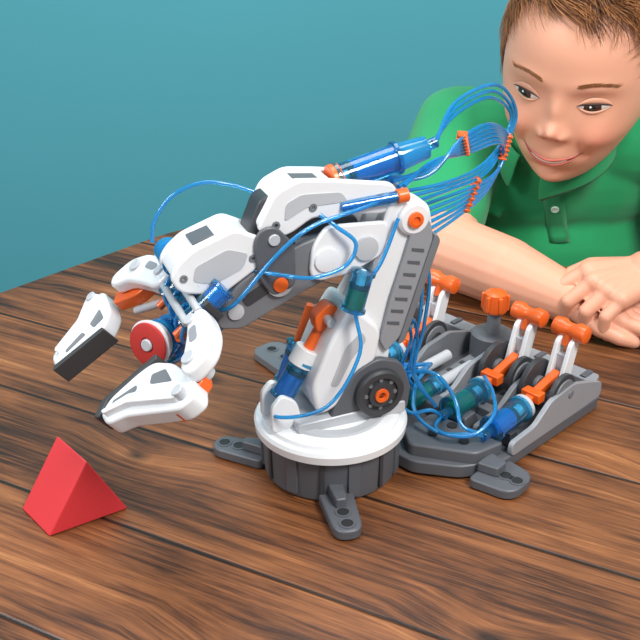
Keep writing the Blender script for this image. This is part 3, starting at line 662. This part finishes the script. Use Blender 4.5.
dg=bpy.context.evaluated_depsgraph_get(); se=shirt.evaluated_get(dg); sm=se.to_mesh()
Wi=W.inverted(); sv=[Wi@(shirt.matrix_world@vv.co) for vv in sm.vertices]; sf=[tuple(p.vertices) for p in sm.polygons]
sb=BVHTree.FromPolygons(sv,sf); se.to_mesh_clear()
v=[];f=[]; pc=[]
for i in range(15):
    z=12.2-i*.75; cx0=20.0+.18*i
    for k in range(5):
        x=cx0-1.1+2.2*k/4
        h=sb.ray_cast(Vector((x,10,z)),Vector((0.12,1,0)).normalized())
        pnt=h[0]+h[1]*(.22 if 0<k<4 else .05) if h[0] else Vector((x,39,z))
        v.append(pnt)
        if k==2: pc.append((pnt,h[1] if h[0] else Vector((0,-1,0))))
for i in range(14):
    for k in range(4): a=i*5+k; f.append((a,a+1,a+6,a+5))
ob=add('placket',v,f,SHIRT2,boy,None,ang=180); s=ob.modifiers.new('th','SOLIDIFY'); s.thickness=.0015; s.offset=0
for i in (3,8):
    p_,n_=pc[i]; lathe('button',p_,p_+n_,[(0,.45),(.18,.45),(.24,.36),(.2,.22)],BUT,boy,None,n=20)
# arms and hands
def hand(v,f,Wp,d,lat,upv,curl,thumb=1,s=1.0):
    Wp=Vector(Wp); d=Vector(d).normalized(); upv=Vector(upv); upv=(upv-d*upv.dot(d)).normalized(); lat=Vector(lat); lat=(lat-d*lat.dot(d)-upv*lat.dot(upv)).normalized()
    for k,(l,wd) in enumerate(((2.1,.0),(.75,.0),(-.65,.0),(-1.95,.0))):
        capsule(v,f,Wp+lat*l*.45*s,Wp+(d*(5.9-.35*abs(l-.7))+lat*l)*s,1.15*s,.98*s,n=16,k=5)
    Ls=[(2.2,(2.5,1.7,1.5)),(.75,(2.8,1.9,1.6)),(-.72,(2.6,1.8,1.5)),(-2.1,(2.1,1.4,1.3))]
    for l,(a,b,c) in Ls:
        p=Wp+(d*(5.9-.35*abs(l-.7))+lat*l)*s; ang=0; r=.76*s if l>-1.5 else .67*s
        for seg,(Ln,cu) in enumerate(((a,curl[0]),(b,curl[1]),(c,curl[2]))):
            ang+=cu+random.uniform(-.08,.08); dd=d*math.cos(ang)-upv*math.sin(ang)+lat*.08*l
            p2=p+dd.normalized()*Ln*s; capsule(v,f,p,p2,r,r*.92,n=16,k=5); p=p2; r*=.92
    p=Wp+(d*1.6+lat*1.6-upv*.3)*s
    p2=p+(d*2.2+lat*1.5*thumb-upv*.5)*s; capsule(v,f,p,p2,1.15*s,.95*s,n=16,k=5)
    p3=p2+(d*1.9+lat*.2-upv*.5)*s; capsule(v,f,p2,p3,.92*s,.8*s,n=16,k=5)
    p4=p3+(d*1.4-lat*.5-upv*.4)*s; capsule(v,f,p3,p4,.8*s,.68*s,n=16,k=5)
v=[];f=[]
capsule(v,f,(12.0,39,6.2),(12.8,33.8,3.9),3.9,3.8)
capsule(v,f,(12.8,33.8,3.9),(17.8,28.8,3.7),3.85,3.6); capsule(v,f,(17.8,28.8,3.7),(23.4,24.4,2.8),3.6,2.4)
hand(v,f,(23.4,24.4,2.5),(.86,-.30,-.05),(-.3,-.8,0),(0,0,1),(.15,.3,.3),s=.95)
remeshed('forearm_and_hand',v,f,SKIN,boy,.15,4,.5)
v=[];f=[]
capsule(v,f,(43,37.4,6.2),(42.6,31.6,4.0),3.9,3.7)
capsule(v,f,(42.6,31.6,4.0),(37,28.2,4.4),3.7,3.3); capsule(v,f,(37,28.2,4.4),(30.8,25.0,5.2),3.3,2.3)
hand(v,f,(30.8,25.0,5.2),(-.86,-.5,.0),(-.5,.86,.0),(.1,-.35,1),(.7,1.05,.7),s=1.05)
remeshed('forearm_and_hand',v,f,SKIN,boy,.15,4,.5)
# legs
v=[];f=[]
ellip(v,f,(26.3,53,-24),(11.5,8,7))
for sx_ in(-1,1):
    capsule(v,f,(26.3+sx_*5.5,53,-26),(26.3+sx_*6.2,52,-48),6.3,4.4); capsule(v,f,(26.3+sx_*6.2,52,-48),(26.3+sx_*6.5,54,-69),4.4,3.6)
remeshed('jeans',v,f,JEAN,boy,.6,6)
for sx_ in(-1,1):
    v=[];f=[]; capsule(v,f,(26.3+sx_*6.5,54.5,-71.6),(26.3+sx_*7.2,45,-72.4),3.2,2.5); 
    remeshed('shoe',v,f,SHOE,boy,.5,4)

# ------------------------------------------------------------------ camera, light
cam=bpy.data.cameras.new('camera'); cam.sensor_width=36; cam.lens=56.25; cam.clip_start=.01
co=bpy.data.objects.new('camera',cam); sc.collection.objects.link(co); sc.camera=co
co.location=(-.008,-.634,.75+.452); co.rotation_euler=(math.radians(63),0,0)
def areal(name,loc,tgt,size,power,col):
    l=bpy.data.lights.new(name,'AREA'); l.energy=power; l.size=size; l.color=col
    o=bpy.data.objects.new(name,l); sc.collection.objects.link(o); o.location=loc
    o.rotation_euler=(Vector(tgt)-Vector(loc)).to_track_quat('-Z','Y').to_euler()
areal('key_softbox',(.7,-.8,2.1),(0.1,-.05,.8),.5,30,(1,.97,.92))
areal('fill_softbox',(-1.2,-.5,1.9),(.15,.2,.85),.6,17,(.97,.99,1))
areal('top_softbox',(-.1,.35,2.3),(0,.2,.75),.8,13,(1,1,1))
w=bpy.data.worlds.new('world'); sc.world=w; w.use_nodes=True
bg=w.node_tree.nodes['Background']; bg.inputs[0].default_value=(.9,.95,1,1); bg.inputs[1].default_value=.48
